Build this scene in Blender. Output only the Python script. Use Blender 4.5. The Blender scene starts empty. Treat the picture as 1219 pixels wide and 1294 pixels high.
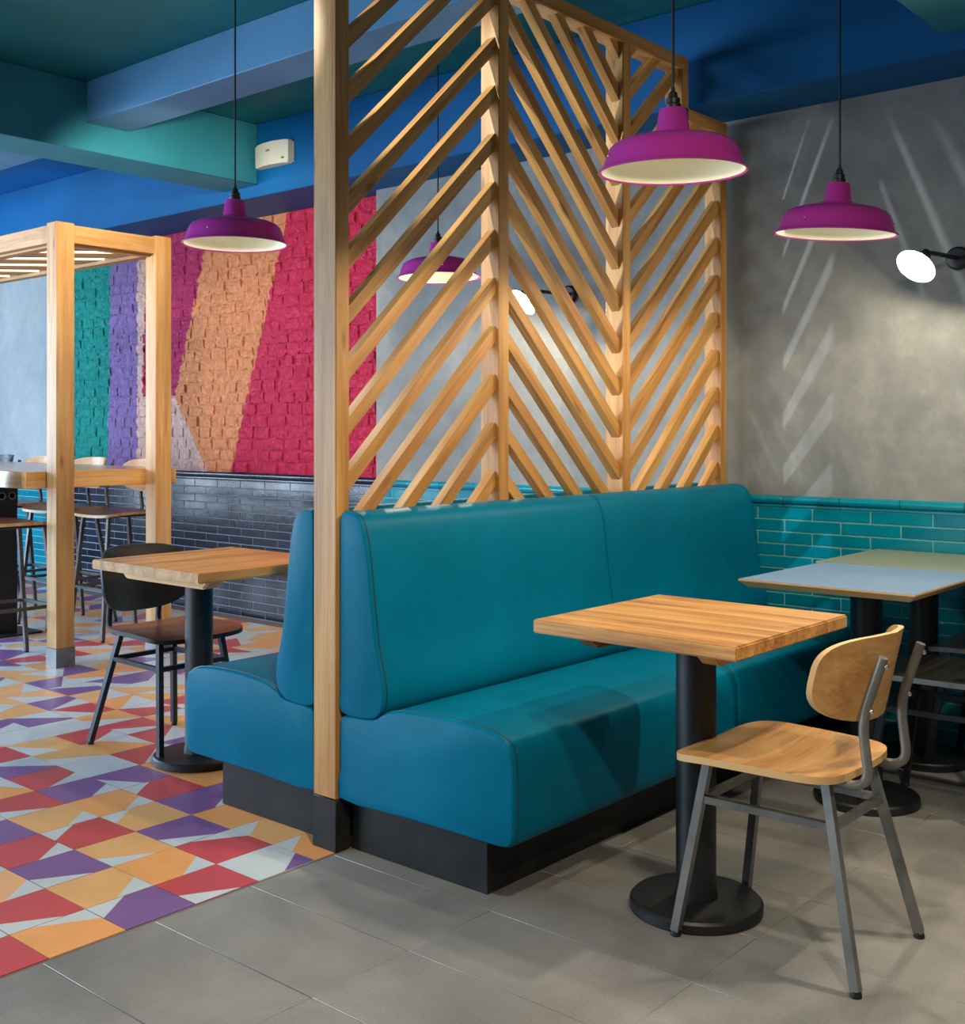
import bpy, bmesh, math, random
from mathutils import Vector, Matrix
random.seed(7)
SC = bpy.context.scene
COL = SC.collection
PI = math.pi
D2R = PI / 180

# ------------------------------------------------------------------ camera
IW, IH = 1219, 1294
FPX, HOR, EYE, ANG = 1460.0, 543.3, 1.25, 40.72
cam = bpy.data.cameras.new('camera')
cam.sensor_fit = 'HORIZONTAL'
cam.sensor_width = 36.0
cam.lens = 36.0 * FPX / IW
cam.shift_y = -(IH / 2 - HOR) / IW
cam.clip_start = 0.05
co = bpy.data.objects.new('camera', cam)
COL.objects.link(co)
co.location = (0, 0, EYE)
co.rotation_euler = (PI / 2, 0, -(90 - ANG) * D2R)
SC.camera = co

# ------------------------------------------------------------------ world, lights, exposure
SC.view_settings.view_transform = 'Standard'
SC.view_settings.look = 'None'
SC.view_settings.gamma = 1.0
SC.view_settings.use_curve_mapping = False
SC.view_settings.exposure = 0.0
wd = bpy.data.worlds.new('world')
SC.world = wd
wd.use_nodes = True
wd.node_tree.nodes['Background'].inputs[0].default_value = (0.62, 0.78, 1.0, 1)
wd.node_tree.nodes['Background'].inputs[1].default_value = 0.4


def area(name, loc, rot, sx, sy, power, color):
    l = bpy.data.lights.new(name, 'AREA')
    l.shape = 'RECTANGLE'
    l.size, l.size_y, l.energy, l.color = sx, sy, power, color
    o = bpy.data.objects.new(name, l)
    COL.objects.link(o)
    o.location, o.rotation_euler = loc, rot
    return o


def spot(name, loc, target, power, color, angle=70, blend=0.5, radius=0.04):
    l = bpy.data.lights.new(name, 'SPOT')
    l.energy, l.color, l.spot_size, l.spot_blend, l.shadow_soft_size = power, color, angle * D2R, blend, radius
    o = bpy.data.objects.new(name, l)
    COL.objects.link(o)
    o.location = loc
    o.rotation_euler = (Vector(target) - Vector(loc)).to_track_quat('-Z', 'Y').to_euler()
    return o


DAY = (0.64, 0.82, 1.0)
WARM = (1.0, 0.86, 0.66)
# daylight through the shop front windows (wall_front at X = -2.6) plus an added fill at the end wall
area('window_daylight_a', (-2.55, 4.25, 1.5), (0, -PI / 2, 0), 2.2, 1.5, 30, DAY)
area('window_daylight_b', (-2.55, 7.6, 1.5), (0, -PI / 2, 0), 2.2, 4.2, 400, DAY)
area('window_daylight_c', (0.6, 10.5, 1.5), (-PI / 2, 0, 0), 4.4, 2.2, 430, DAY)  # added fill light; the end wall has no window
# ceiling spotlights, with one added spot for daylight streaks
spot('ceiling_spot_a', (0.7, -0.3, 2.62), (3.2, 1.4, 0.6), 150, WARM, 66, 0.6, 0.05)
spot('ceiling_spot_b', (1.3, 0.9, 2.68), (1.9, 1.6, 0.0), 105, WARM, 90, 0.8, 0.05)
spot('ceiling_spot_c', (3.2, 0.2, 2.9), (2.8, 0.9, 0.0), 150, WARM, 80, 0.7, 0.05)
spot('ceiling_spot_d', (2.9, 4.6, 2.62), (4.8, 6.6, 1.5), 130, WARM, 95, 0.7, 0.05)
spot('ceiling_spot_e', (1.5, 3.2, 2.85), (4.7, 2.15, 1.55), 230, (0.84, 0.92, 1.0), 36, 0.6, 0.01)  # added narrow source, stands in for daylight falling through the bars
spot('ceiling_spot_f', (2.2, 6.9, 2.95), (3.6, 6.4, 0.8), 25, (1.0, 0.86, 0.7), 100, 0.7, 0.06)


# ------------------------------------------------------------------ material helpers
def srgb(r, g, b):
    f = lambda c: c / 12.92 if c <= 0.04045 else ((c + 0.055) / 1.055) ** 2.4
    return (f(r / 255), f(g / 255), f(b / 255), 1)


class NT:
    def __init__(s, name):
        s.m = bpy.data.materials.new(name)
        s.m.use_nodes = True
        s.t = s.m.node_tree
        s.bsdf = s.t.nodes['Principled BSDF']

    def n(s, typ, **kw):
        nd = s.t.nodes.new(typ)
        for k, v in kw.items():
            setattr(nd, k, v)
        return nd

    def set(s, sock, v):
        if hasattr(v, 'is_linked') or isinstance(v, bpy.types.NodeSocket):
            s.t.links.new(v, sock)
        else:
            sock.default_value = v

    def b(s, **kw):
        for k, v in kw.items():
            s.set(s.bsdf.inputs[k.replace('_', ' ')], v)
        return s

    def math(s, op, a, b=0.0):
        nd = s.n('ShaderNodeMath', operation=op)
        s.set(nd.inputs[0], a)
        s.set(nd.inputs[1], b)
        return nd.outputs[0]

    def mix(s, f, a, b, bt='MIX'):
        nd = s.n('ShaderNodeMix', data_type='RGBA', blend_type=bt)
        s.set(nd.inputs[0], f)
        s.set(nd.inputs[6], a)
        s.set(nd.inputs[7], b)
        return nd.outputs[2]

    def noise(s, vec, scale, detail=4, rough=0.55, dist=0.0):
        nd = s.n('ShaderNodeTexNoise')
        if vec is not None:
            s.set(nd.inputs['Vector'], vec)
        nd.inputs['Scale'].default_value = scale
        nd.inputs['Detail'].default_value = detail
        nd.inputs['Roughness'].default_value = rough
        nd.inputs['Distortion'].default_value = dist
        return nd.outputs[0]

    def ramp(s, f, stops):
        nd = s.n('ShaderNodeValToRGB')
        s.set(nd.inputs[0], f)
        e = nd.color_ramp.elements
        while len(e) < len(stops):
            e.new(0.5)
        for el, (p, c) in zip(e, stops):
            el.position = p
            el.color = c if len(c) == 4 else (*c, 1)
        return nd.outputs[0]

    def coord(s, which='Object', scale=(1, 1, 1), offset_random=False):
        tc = s.n('ShaderNodeTexCoord').outputs[which]
        if offset_random:
            oi = s.n('ShaderNodeObjectInfo').outputs['Random']
            v = s.n('ShaderNodeVectorMath', operation='ADD')
            s.set(v.inputs[0], tc)
            mu = s.math('MULTIPLY', oi, 37.0)
            s.set(v.inputs[1], mu)
            tc = v.outputs[0]
        mp = s.n('ShaderNodeMapping')
        mp.inputs['Scale'].default_value = scale
        s.set(mp.inputs['Vector'], tc)
        return mp.outputs[0]

    def pos(s):
        return s.n('ShaderNodeNewGeometry').outputs['Position']

    def rnd(s):
        return s.n('ShaderNodeObjectInfo').outputs['Random']

    def bump(s, h, strength=0.2, dist=0.01):
        nd = s.n('ShaderNodeBump')
        nd.inputs['Strength'].default_value = strength
        nd.inputs['Distance'].default_value = dist
        s.set(nd.inputs['Height'], h)
        s.t.links.new(nd.outputs[0], s.bsdf.inputs['Normal'])
        return s


def paint(name, col, rough=0.55, var=0.12):
    k = NT(name)
    nz = k.noise(k.pos(), 1.6, 3)
    d = tuple(c * (1 - var) for c in col[:3]) + (1,)
    u = tuple(min(1, c * (1 + var)) for c in col[:3]) + (1,)
    k.b(Base_Color=k.ramp(nz, [(0.3, d), (0.7, u)]), Roughness=rough)
    k.bsdf.inputs['Specular IOR Level'].default_value = 0.2
    k.bump(k.noise(k.pos(), 60, 3), 0.05, 0.003)
    return k.m


def wood(name, dark, mid, light, rough=0.45, knots=True, grain=1.0, vary=0.26, lo=0.33, hi=0.68):
    k = NT(name)
    v = k.coord('Object', (1.3 * grain, 16 * grain, 16 * grain), True)
    g = k.noise(v, 1.0, 5, 0.6, 0.6)
    v2 = k.coord('Object', (4 * grain, 120 * grain, 120 * grain), True)
    f = k.noise(v2, 1.0, 3, 0.6)
    gg = k.math('ADD', k.math('MULTIPLY', g, 0.72), k.math('MULTIPLY', f, 0.28))
    c = k.ramp(gg, [(lo, dark), ((lo + hi) / 2, mid), (hi, light)])
    if knots:
        vk = k.coord('Object', (2.6, 9, 9), True)
        vo = k.n('ShaderNodeTexVoronoi')
        k.set(vo.inputs['Vector'], vk)
        vo.inputs['Scale'].default_value = 1.0
        kn = k.ramp(vo.outputs['Distance'], [(0.03, (1, 1, 1, 1)), (0.13, (0, 0, 0, 1))])
        c = k.mix(k.math('MULTIPLY', kn, 0.8), c, tuple(x * 0.28 for x in dark[:3]) + (1,))
    hs = k.n('ShaderNodeHueSaturation')
    k.set(hs.inputs['Value'], k.math('ADD', k.math('MULTIPLY', k.rnd(), vary), 1 - vary / 2))
    k.set(hs.inputs['Color'], c)
    k.b(Base_Color=hs.outputs[0], Roughness=rough)
    k.bump(gg, 0.12, 0.002)
    return k.m


def plain(name, col, rough=0.5, metal=0.0, **kw):
    k = NT(name)
    k.b(Base_Color=col, Roughness=rough, Metallic=metal, **kw)
    return k.m


M = {}
M['pine'] = wood('pine', srgb(144, 92, 40), srgb(182, 130, 66), srgb(206, 158, 92), 0.5)
M['pine_pale'] = wood('pine_pale', srgb(164, 112, 58), srgb(192, 144, 86), srgb(212, 170, 116), 0.5)
M['pine_gloss'] = wood('pine_gloss', srgb(172, 116, 60), srgb(196, 146, 86), srgb(214, 170, 114), 0.16)
M['stool_ply'] = wood('stool_ply', srgb(166, 124, 84), srgb(198, 160, 116), srgb(212, 180, 140), 0.36, False)
M['oak'] = wood('oak', srgb(138, 86, 40), srgb(192, 140, 76), srgb(216, 170, 104), 0.34, True, 0.8, 0.22, 0.36, 0.66)
M['oak_ply'] = wood('oak_ply', srgb(156, 106, 54), srgb(190, 140, 80), srgb(208, 164, 104), 0.38, False)
M['ply_edge'] = plain('ply_edge', srgb(205, 165, 110), 0.5)
M['brown_ply'] = wood('brown_ply', srgb(84, 48, 32), srgb(120, 74, 52), srgb(146, 96, 70), 0.35, False)
M['black_ply'] = wood('black_ply', srgb(30, 28, 26), srgb(44, 41, 37), srgb(60, 56, 50), 0.38, False)
M['greyblue_ply'] = wood('greyblue_ply', srgb(52, 60, 70), srgb(74, 84, 96), srgb(96, 108, 120), 0.35, False)


def brushed(name, a, b, rough, metal, spec=0.5):
    k = NT(name)
    nz = k.noise(k.coord('Object', (6, 6, 6), True), 1.5, 4)
    k.b(Base_Color=k.ramp(nz, [(0.3, a), (0.7, b)]), Roughness=rough, Metallic=metal)
    k.bsdf.inputs['Specular IOR Level'].default_value = spec
    return k.m


M['steel'] = brushed('raw_steel', srgb(98, 96, 92), srgb(130, 127, 121), 0.36, 0.45)
M['stool_steel'] = brushed('stool_steel', srgb(70, 68, 66), srgb(96, 93, 90), 0.4, 0.4)
M['dark_steel'] = brushed('dark_steel', srgb(40, 44, 50), srgb(60, 66, 74), 0.4, 0.6)
M['plinth'] = brushed('plinth_steel', srgb(24, 26, 28), srgb(44, 43, 42), 0.42, 0.0, 0.2)
M['black'] = plain('black_powder', srgb(24, 24, 26), 0.45)
M['rubber'] = plain('black_rubber', srgb(14, 14, 15), 0.6)
M['chrome'] = plain('chrome', srgb(220, 220, 220), 0.15, 1.0)
M['zinc'] = brushed('zinc_shoe', srgb(112, 116, 120), srgb(140, 144, 148), 0.45, 0.6)


def leather():
    k = NT('teal_leather')
    nz = k.noise(k.pos(), 3.0, 3)
    k.b(Base_Color=k.ramp(nz, [(0.3, srgb(0, 98, 126)), (0.7, srgb(0, 110, 140))]), Roughness=0.42)
    k.bsdf.inputs['Specular IOR Level'].default_value = 0.07
    vo = k.n('ShaderNodeTexVoronoi')
    k.set(vo.inputs['Vector'], k.pos())
    vo.inputs['Scale'].default_value = 420
    hh = k.math('ADD', k.math('MULTIPLY', vo.outputs['Distance'], 0.06), k.noise(k.pos(), 7, 3, 0.5, 1.0))
    k.bump(hh, 0.16, 0.012)
    return k.m


M['leather'] = leather()
M['piping'] = plain('teal_piping', srgb(0, 62, 82), 0.5)


def concrete(name, a, b, c):
    k = NT(name)
    p = k.pos()
    mp = k.n('ShaderNodeMapping')
    mp.inputs['Scale'].default_value = (1.0, 1.0, 0.7)
    k.set(mp.inputs['Vector'], p)
    n1 = k.noise(mp.outputs[0], 1.3, 6, 0.62, 0.7)
    n2 = k.noise(p, 9, 5, 0.65, 0.4)
    f = k.math('ADD', k.math('MULTIPLY', n1, 0.7), k.math('MULTIPLY', n2, 0.3))
    k.b(Base_Color=k.ramp(f, [(0.32, a), (0.5, b), (0.66, c)]), Roughness=0.62)
    k.bump(n2, 0.12, 0.006)
    return k.m


M['concrete'] = concrete('grey_plaster', srgb(98, 100, 100), srgb(122, 124, 122), srgb(148, 148, 142))
M['pale_plaster'] = concrete('pale_plaster', srgb(132, 142, 146), srgb(152, 161, 164), srgb(170, 176, 178))


def floor_tile():
    k = NT('grey_floor_tile')
    p = k.pos()
    n1 = k.noise(p, 2.2, 6, 0.6, 0.5)
    n2 = k.noise(p, 160, 3, 0.7)
    f = k.math('ADD', k.math('MULTIPLY', n1, 0.65), k.math('MULTIPLY', n2, 0.35))
    c = k.ramp(f, [(0.36, srgb(112, 111, 108)), (0.5, srgb(132, 130, 126)), (0.62, srgb(148, 145, 140))])
    hs = k.n('ShaderNodeHueSaturation')
    k.set(hs.inputs['Value'], k.math('ADD', k.math('MULTIPLY', k.rnd(), 0.08), 0.96))
    k.set(hs.inputs['Color'], c)
    k.b(Base_Color=hs.outputs[0], Roughness=0.42)
    k.bump(n2, 0.06, 0.002)
    return k.m


M['floor_tile'] = floor_tile()
M['floor_grout'] = plain('floor_grout', srgb(122, 119, 114), 0.8)
M['pat_grout'] = plain('pattern_grout', srgb(120, 112, 110), 0.8)


def cement(name, col):
    k = NT(name)
    nz = k.noise(k.pos(), 7, 4)
    hs = k.n('ShaderNodeHueSaturation')
    k.set(hs.inputs['Value'], k.math('ADD', k.math('MULTIPLY', nz, 0.3), 0.85))
    hs.inputs['Color'].default_value = col
    k.b(Base_Color=hs.outputs[0], Roughness=0.34)
    return k.m


PAT = {'P': cement('cement_pale', srgb(200, 208, 208)), 'O': cement('cement_orange', srgb(240, 166, 96)),
       'Y': cement('cement_ochre', srgb(230, 174, 108)), 'R': cement('cement_red', srgb(200, 74, 78)),
       'V': cement('cement_purple', srgb(126, 90, 148)), 'L': cement('cement_light_orange', srgb(240, 178, 120))}
PKEYS = list(PAT)


def glaze(name, a, b):
    k = NT(name)
    f = k.math('ADD', k.math('MULTIPLY', k.rnd(), 0.6), k.math('MULTIPLY', k.noise(k.pos(), 40, 3), 0.4))
    k.b(Base_Color=k.ramp(f, [(0.2, a), (0.8, b)]), Roughness=0.16)
    k.bump(k.noise(k.pos(), 28, 4, 0.6, 0.6), 0.16, 0.004)
    return k.m


M['teal_glaze'] = glaze('teal_glaze', srgb(0, 112, 136), srgb(2, 132, 154))
M['navy_glaze'] = glaze('navy_glaze', srgb(14, 20, 36), srgb(30, 38, 56))
M['teal_grout'] = plain('teal_grout', srgb(110, 170, 172), 0.8)
M['navy_grout'] = plain('navy_grout', srgb(138, 146, 164), 0.8)

M['ceil_teal'] = paint('ceiling_teal_paint', srgb(24, 104, 112))
M['ceil_blue'] = paint('ceiling_blue_paint', srgb(0, 92, 158))
M['beam_teal'] = paint('beam_teal_paint', srgb(44, 126, 144))
M['beam_blue'] = paint('beam_blue_paint', srgb(76, 122, 158))
M['wallbeam_blue'] = paint('wall_beam_blue_paint', srgb(0, 84, 138))
M['wall_plain'] = paint('plain_wall_paint', srgb(150, 152, 150), 0.7)
M['purple'] = plain('purple_enamel', srgb(178, 50, 146), 0.2, 0.0)
M['cream'] = plain('cream_enamel', srgb(236, 232, 206), 0.35)
M['white_shade'] = plain('white_shade', srgb(240, 238, 230), 0.4)
M['beige_plastic'] = plain('beige_plastic', srgb(196, 196, 180), 0.5)
M['grey_plastic'] = plain('grey_plastic', srgb(120, 122, 122), 0.5)
M['lam_blue'] = plain('blue_grey_laminate', srgb(112, 142, 178), 0.35)
M['lam_green'] = plain('green_grey_laminate', srgb(132, 140, 118), 0.35)
M['frame_dark'] = plain('window_frame_metal', srgb(40, 42, 44), 0.5)


def emit(name, col, strength):
    k = NT(name)
    k.b(Base_Color=col, Emission_Color=col, Emission_Strength=strength)
    return k.m


M['led'] = emit('led_tube_light', (1.0, 0.74, 0.5, 1), 2.2)
M['bulb'] = emit('bulb_light', (1.0, 0.9, 0.7, 1), 40.0)


# ------------------------------------------------------------------ geometry helpers
def link(name, me, mat=None, parent=None, loc=(0, 0, 0), rot=(0, 0, 0)):
    o = bpy.data.objects.new(name, me)
    COL.objects.link(o)
    if me is not None and mat is not None:
        mats = mat if isinstance(mat, (list, tuple)) else [mat]
        if not me.materials:
            for m in mats:
                me.materials.append(m)
    o.parent = parent
    o.location, o.rotation_euler = loc, rot
    return o


def tag(o, label=None, cat=None, group=None, kind=None):
    if label:
        o['label'] = label
    if cat:
        o['category'] = cat
    if group:
        o['group'] = group
    if kind:
        o['kind'] = kind
    return o


def empty(name, loc=(0, 0, 0), rz=0.0):
    o = link(name, None, loc=loc, rot=(0, 0, rz))
    o.empty_display_size = 0.1
    return o


def to_mesh(bm, name='mesh', smooth=None):
    bmesh.ops.recalc_face_normals(bm, faces=bm.faces)
    me = bpy.data.meshes.new(name)
    bm.to_mesh(me)
    bm.free()
    if smooth is not None:
        me.shade_smooth()
        me.set_sharp_from_angle(angle=smooth * D2R)
    return me


def add_box(bm, x0, x1, y0, y1, z0, z1):
    vs = [bm.verts.new((x, y, z)) for x in (x0, x1) for y in (y0, y1) for z in (z0, z1)]
    for f in ((0, 1, 3, 2), (4, 6, 7, 5), (0, 4, 5, 1), (2, 3, 7, 6), (0, 2, 6, 4), (1, 5, 7, 3)):
        bm.faces.new([vs[i] for i in f])
    return vs


def box_mesh(x0, x1, y0, y1, z0, z1, bevel=0.0, seg=1, name='box'):
    bm = bmesh.new()
    add_box(bm, x0, x1, y0, y1, z0, z1)
    if bevel:
        bmesh.ops.bevel(bm, geom=list(bm.edges), offset=bevel, segments=seg, affect='EDGES', profile=0.5)
    return to_mesh(bm, name, 40 if bevel else None)


def box(name, x0, x1, y0, y1, z0, z1, mat, parent=None, bevel=0.0, seg=1):
    """box whose object origin sits at its centre (so textures run per piece)"""
    cx, cy, cz = (x0 + x1) / 2, (y0 + y1) / 2, (z0 + z1) / 2
    me = box_mesh(x0 - cx, x1 - cx, y0 - cy, y1 - cy, z0 - cz, z1 - cz, bevel, seg, name)
    return link(name, me, mat, parent, (cx, cy, cz))


def beam(name, p0, p1, w, h, mat, parent=None, bevel=0.002, roll_up=(0, 0, 1)):
    """timber from p0 to p1; local X runs along its length"""
    p0, p1 = Vector(p0), Vector(p1)
    L = (p1 - p0).length
    me = box_mesh(-L / 2, L / 2, -w / 2, w / 2, -h / 2, h / 2, bevel, 1, name)
    x = (p1 - p0).normalized()
    up = Vector(roll_up)
    if abs(x.dot(up)) > 0.99:
        up = Vector((0, 1, 0))
    y = up.cross(x).normalized()
    z = x.cross(y)
    o = link(name, me, mat, parent)
    mt = Matrix((x, y, z)).transposed().to_4x4()
    o.rotation_euler = mt.to_euler()
    o.location = (p0 + p1) / 2
    return o


def add_tube(bm, path, r, n=10, closed=False, flat=1.0):
    pts = [Vector(p) for p in path]
    rings = []
    N = len(pts)
    prev = None
    for i, p in enumerate(pts):
        if closed:
            t = (pts[(i + 1) % N] - pts[i - 1]).normalized()
        else:
            t = (pts[min(i + 1, N - 1)] - pts[max(i - 1, 0)]).normalized()
        if prev is None:
            a = Vector((0, 0, 1)) if abs(t.z) < 0.9 else Vector((1, 0, 0))
            u = t.cross(a).normalized()
        else:
            u = (prev - t * prev.dot(t)).normalized()
        prev = u
        w = t.cross(u)
        rr = r[i] if isinstance(r, (list, tuple)) else r
        rings.append([bm.verts.new(p + (u * math.cos(2 * PI * (k + .5) / n) + w * math.sin(2 * PI * (k + .5) / n) * flat) * rr) for k in range(n)])
    m = N if closed else N - 1
    for i in range(m):
        a, b = rings[i], rings[(i + 1) % N]
        for k in range(n):
            bm.faces.new((a[k], a[(k + 1) % n], b[(k + 1) % n], b[k]))
    if not closed:
        bm.faces.new(rings[0])
        bm.faces.new(list(reversed(rings[-1])))


def tube_mesh(path, r, n=10, closed=False, name='tube', smooth=50):
    bm = bmesh.new()
    add_tube(bm, path, r, n, closed)
    return to_mesh(bm, name, smooth)


def lathe_mesh(prof, n=40, name='lathe', smooth=35, closed_prof=False):
    bm = bmesh.new()
    rings = []
    for r, z in prof:
        if r < 1e-5:
            rings.append([bm.verts.new((0, 0, z))])
        else:
            rings.append([bm.verts.new((r * math.cos(2 * PI * k / n), r * math.sin(2 * PI * k / n), z)) for k in range(n)])
    prs = list(zip(rings[:-1], rings[1:]))
    if closed_prof:
        prs.append((rings[-1], rings[0]))
    for a, b in prs:
        for k in range(n):
            k2 = (k + 1) % n
            if len(a) == 1 and len(b) == 1:
                continue
            if len(a) == 1:
                bm.faces.new((a[0], b[k2], b[k]))
            elif len(b) == 1:
                bm.faces.new((a[k], a[k2], b[0]))
            else:
                bm.faces.new((a[k], a[k2], b[k2], b[k]))
    return to_mesh(bm, name, smooth)


def bez(path, rad, seg=5):
    """round the corners of a polyline"""
    P = [Vector(p) for p in path]
    out = [P[0]]
    for a, b, c in zip(P[:-2], P[1:-1], P[2:]):
        d1, d2 = (a - b), (c - b)
        r = min(rad, d1.length * 0.49, d2.length * 0.49)
        s, e = b + d1.normalized() * r, b + d2.normalized() * r
        for i in range(seg + 1):
            t = i / seg
            out.append(s * (1 - t) ** 2 + b * 2 * t * (1 - t) + e * t * t)
    out.append(P[-1])
    return out


def copy_tree(o, parent=None):
    c = o.copy()
    COL.objects.link(c)
    c.parent = parent
    for ch in list(o.children):
        copy_tree(ch, c)
    return c


def clip(poly, nx, ny, d):
    """keep the part of a polygon where nx*x+ny*y<=d"""
    out = []
    for i in range(len(poly)):
        a, b = poly[i - 1], poly[i]
        da, db = nx * a[0] + ny * a[1] - d, nx * b[0] + ny * b[1] - d
        if da <= 0 < db or db <= 0 < da:
            t = da / (da - db)
            out.append((a[0] + (b[0] - a[0]) * t, a[1] + (b[1] - a[1]) * t))
        if db <= 0:
            out.append(b)
    return out


# ------------------------------------------------------------------ room layout (metres; X runs along the slat screen)
XW = 4.70        # grey plaster wall
XM = 4.81        # painted brick wall
YM0, YM1 = 4.87, 8.42   # painted brick from..to
YEND, YR, XF = 10.6, -2.2, -2.6
ZC = 3.085
ZB = 2.65        # underside of the beam along the wall
XB = 4.375       # its face
CORN = 0.963
YSPLIT = 2.555   # patterned tiles begin here

# floor slabs (grout colour) under the tiles
fl = box('floor', XF, 4.9, YR, YSPLIT, -0.12, -0.0025, M['floor_grout'])
tag(fl, 'grey stone tile floor in the booth area', kind='structure')
fp = box('floor_patterned', XF, 4.9, YSPLIT, YEND, -0.12, -0.0025, M['pat_grout'])
tag(fp, 'geometric patterned cement tile floor', kind='structure')
# ceiling
ce = box('ceiling', XF, 4.9, YR, 5.72, ZC, ZC + 0.1, M['ceil_teal'])
tag(ce, 'dark teal painted ceiling', kind='structure')
ce2 = box('ceiling_blue', XF, 4.9, 5.72, YEND, ZC, ZC + 0.1, M['ceil_blue'])
tag(ce2, 'bright blue painted ceiling', kind='structure')
nt = [0]


def trim(x0, x1, y0, y1, z0, z1, mat, label, bevel=0.004):
    nt[0] += 1
    return tag(box('trim_%d' % nt[0], x0, x1, y0, y1, z0, z1, mat, None, bevel), label, kind='structure')


trim(XB, 4.86, YR, YEND, ZB, ZC, M['wallbeam_blue'], 'blue painted beam running along the wall')
trim(XF, XB, 5.548, 5.88, 2.72, ZC, M['beam_teal'], 'teal painted ceiling beam over the patterned floor')
trim(XF, XB, 1.17, 1.509, 2.72, ZC, M['beam_teal'], 'teal painted ceiling beam over the grey table')
trim(3.25, 3.50, 1.509, 5.548, 2.867, ZC, M['beam_blue'], 'light blue painted ceiling cross beam')
trim(3.25, 3.50, 5.88, YEND, 2.867, ZC, M['beam_blue'], 'light blue painted cross beam above the pergola')
# walls
wb = box('wall_back', XW + 0.008, 4.9, YR, YM0, 0, ZB, M['concrete'])
tag(wb, 'grey polished plaster wall above teal tiles', kind='structure')
wl = box('wall_left', XF, 4.9, YEND, YEND + 0.1, 0, ZC, M['wall_plain'])
tag(wl, 'plain wall at the far end', kind='structure')
wr = box('wall_right', XF, 4.9, YR - 0.1, YR, 0, ZC, M['wall_plain'])
tag(wr, 'plain side wall', kind='structure')
# shop front wall with windows behind the camera
bm = bmesh.new()
wins = [(3.45, 5.05), (5.45, 9.75)]
edges = [YR] + [v for w in wins for v in w] + [YEND]
add_box(bm, XF - 0.2, XF, YR, YEND, 0, 0.38)
add_box(bm, XF - 0.2, XF, YR, YEND, 2.62, ZC)
for a, b in zip(edges[0::2], edges[1::2]):
    add_box(bm, XF - 0.2, XF, a, b, 0.38, 2.62)
tag(link('wall_front', to_mesh(bm, 'wall_front'), M['wall_plain']), 'shop front wall with windows', kind='structure')
for i, (a, b) in enumerate(wins):
    bm = bmesh.new()
    for y in (a + .025, (a + b) / 2, b - .025):
        add_box(bm, XF - 0.12, XF - 0.06, y - .025, y + .025, 0.38, 2.62)
    for z in (0.405, 2.595):
        add_box(bm, XF - 0.12, XF - 0.06, a, b, z - .025, z + .025)
    tag(link('window_%d' % (i + 1), to_mesh(bm, 'window'), M['frame_dark']), 'dark framed shop window', kind='structure')

# ------------------------------------------------------------------ projection helper (only to choose which tiles are large in view)
ca, sa = math.cos(ANG * D2R), math.sin(ANG * D2R)


def proj(x, y, z):
    d = x * ca + y * sa
    l = x * sa - y * ca
    return (IW / 2 + FPX * l / d, HOR - FPX * (z - EYE) / d, d) if d > 0.3 else (9e9, 9e9, d)


def inframe(x, y, z, m=60):
    px, py, d = proj(x, y, z)
    return d > 0.3 and -m < px < IW + m and -m < py < IH + m


# ------------------------------------------------------------------ grey floor tiles 0.3 x 0.6
gt = box_mesh(-0.1508, 0.1508, -0.3008, 0.3008, -0.006, 0.0, 0.0012, 1, 'tile')
gh = {}
for i in range(-14, 10):
    for j in range(-7, 3):
        x0, y0 = 1.986 + 0.3035 * i, 1.945 - 0.6 * 0 + 0.602 * (j - 1) + 0.0
        x1, y1 = x0 + 0.3035, y0 + 0.602
        y1c, x1c = min(y1, YSPLIT - 0.004), min(x1, XW - 0.012)
        if y1c - y0 < 0.02 or x1c - x0 < 0.02 or not inframe((x0 + x1) / 2, (y0 + y1c) / 2, 0, 260):
            continue
        if y1c == y1 and x1c == x1:
            link('tile', gt, M['floor_tile'], fl, (0, 0, 0))
            o = COL.objects[-1]
        else:
            key = (round(x1c - x0, 3), round(y1c - y0, 3))
            if key not in gh:
                gh[key] = box_mesh(-key[0] / 2 + .001, key[0] / 2 - .001, -key[1] / 2 + .001, key[1] / 2 - .001, -0.006, 0.0, 0.0012, 1, 'tile')
            o = link('tile', gh[key], M['floor_tile'], fl)
        o.location = Vector(((x0 + x1c) / 2, (y0 + y1c) / 2, 0)) - fl.location

# ------------------------------------------------------------------ patterned floor tiles
TP = 0.2065
TX0, TY0 = 2.022, 2.752
# near tiles as they lie (crop centre in the photograph -> floor point), colour and cut corner
SEEN = [(530, 315, 'O', 'R'), (310, 395, 'Y', 'R'), (140, 460, 'R', 'B'), (715, 365, 'R', 'B'), (510, 460, 'V', 'L'), (230, 575, 'O', 'T'),
        (60, 640, 'R', ''), (430, 260, 'Y', 'B'), (770, 255, 'R', 'T'), (900, 305, 'P', 'Rv'), (200, 315, 'V', 'B'), (95, 268, 'R', 'R'),
        (60, 390, 'L', 'R'), (630, 190, 'V', 'B'), (930, 190, 'Y', 'L'), (780, 140, 'O', ''), (1060, 260, 'O', 'L'), (500, 140, 'Y', 'L'),
        (300, 205, 'R', 'L'), (180, 150, 'Y', 'R'), (40, 200, 'V', ''), (380, 90, 'O', 'R'), (570, 40, 'R', 'L'), (660, 85, 'V', 'R'),
        (250, 45, 'V', 'R'), (80, 90, 'R', 'B')]
seen = {}


def ground(px, py):
    d = FPX * EYE / (py - HOR)
    l = (px - IW / 2) / FPX * d
    return d * ca + l * sa, d * sa - l * ca


for cx, cy, c, k in SEEN:
    gx, gy = ground(cx * 440 / 1219, 980 + cy * 440 / 1219)
    seen[(math.floor((gx - TX0) / TP), math.floor((gy - TY0) / TP))] = (c, k)
pmesh = {}


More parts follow.
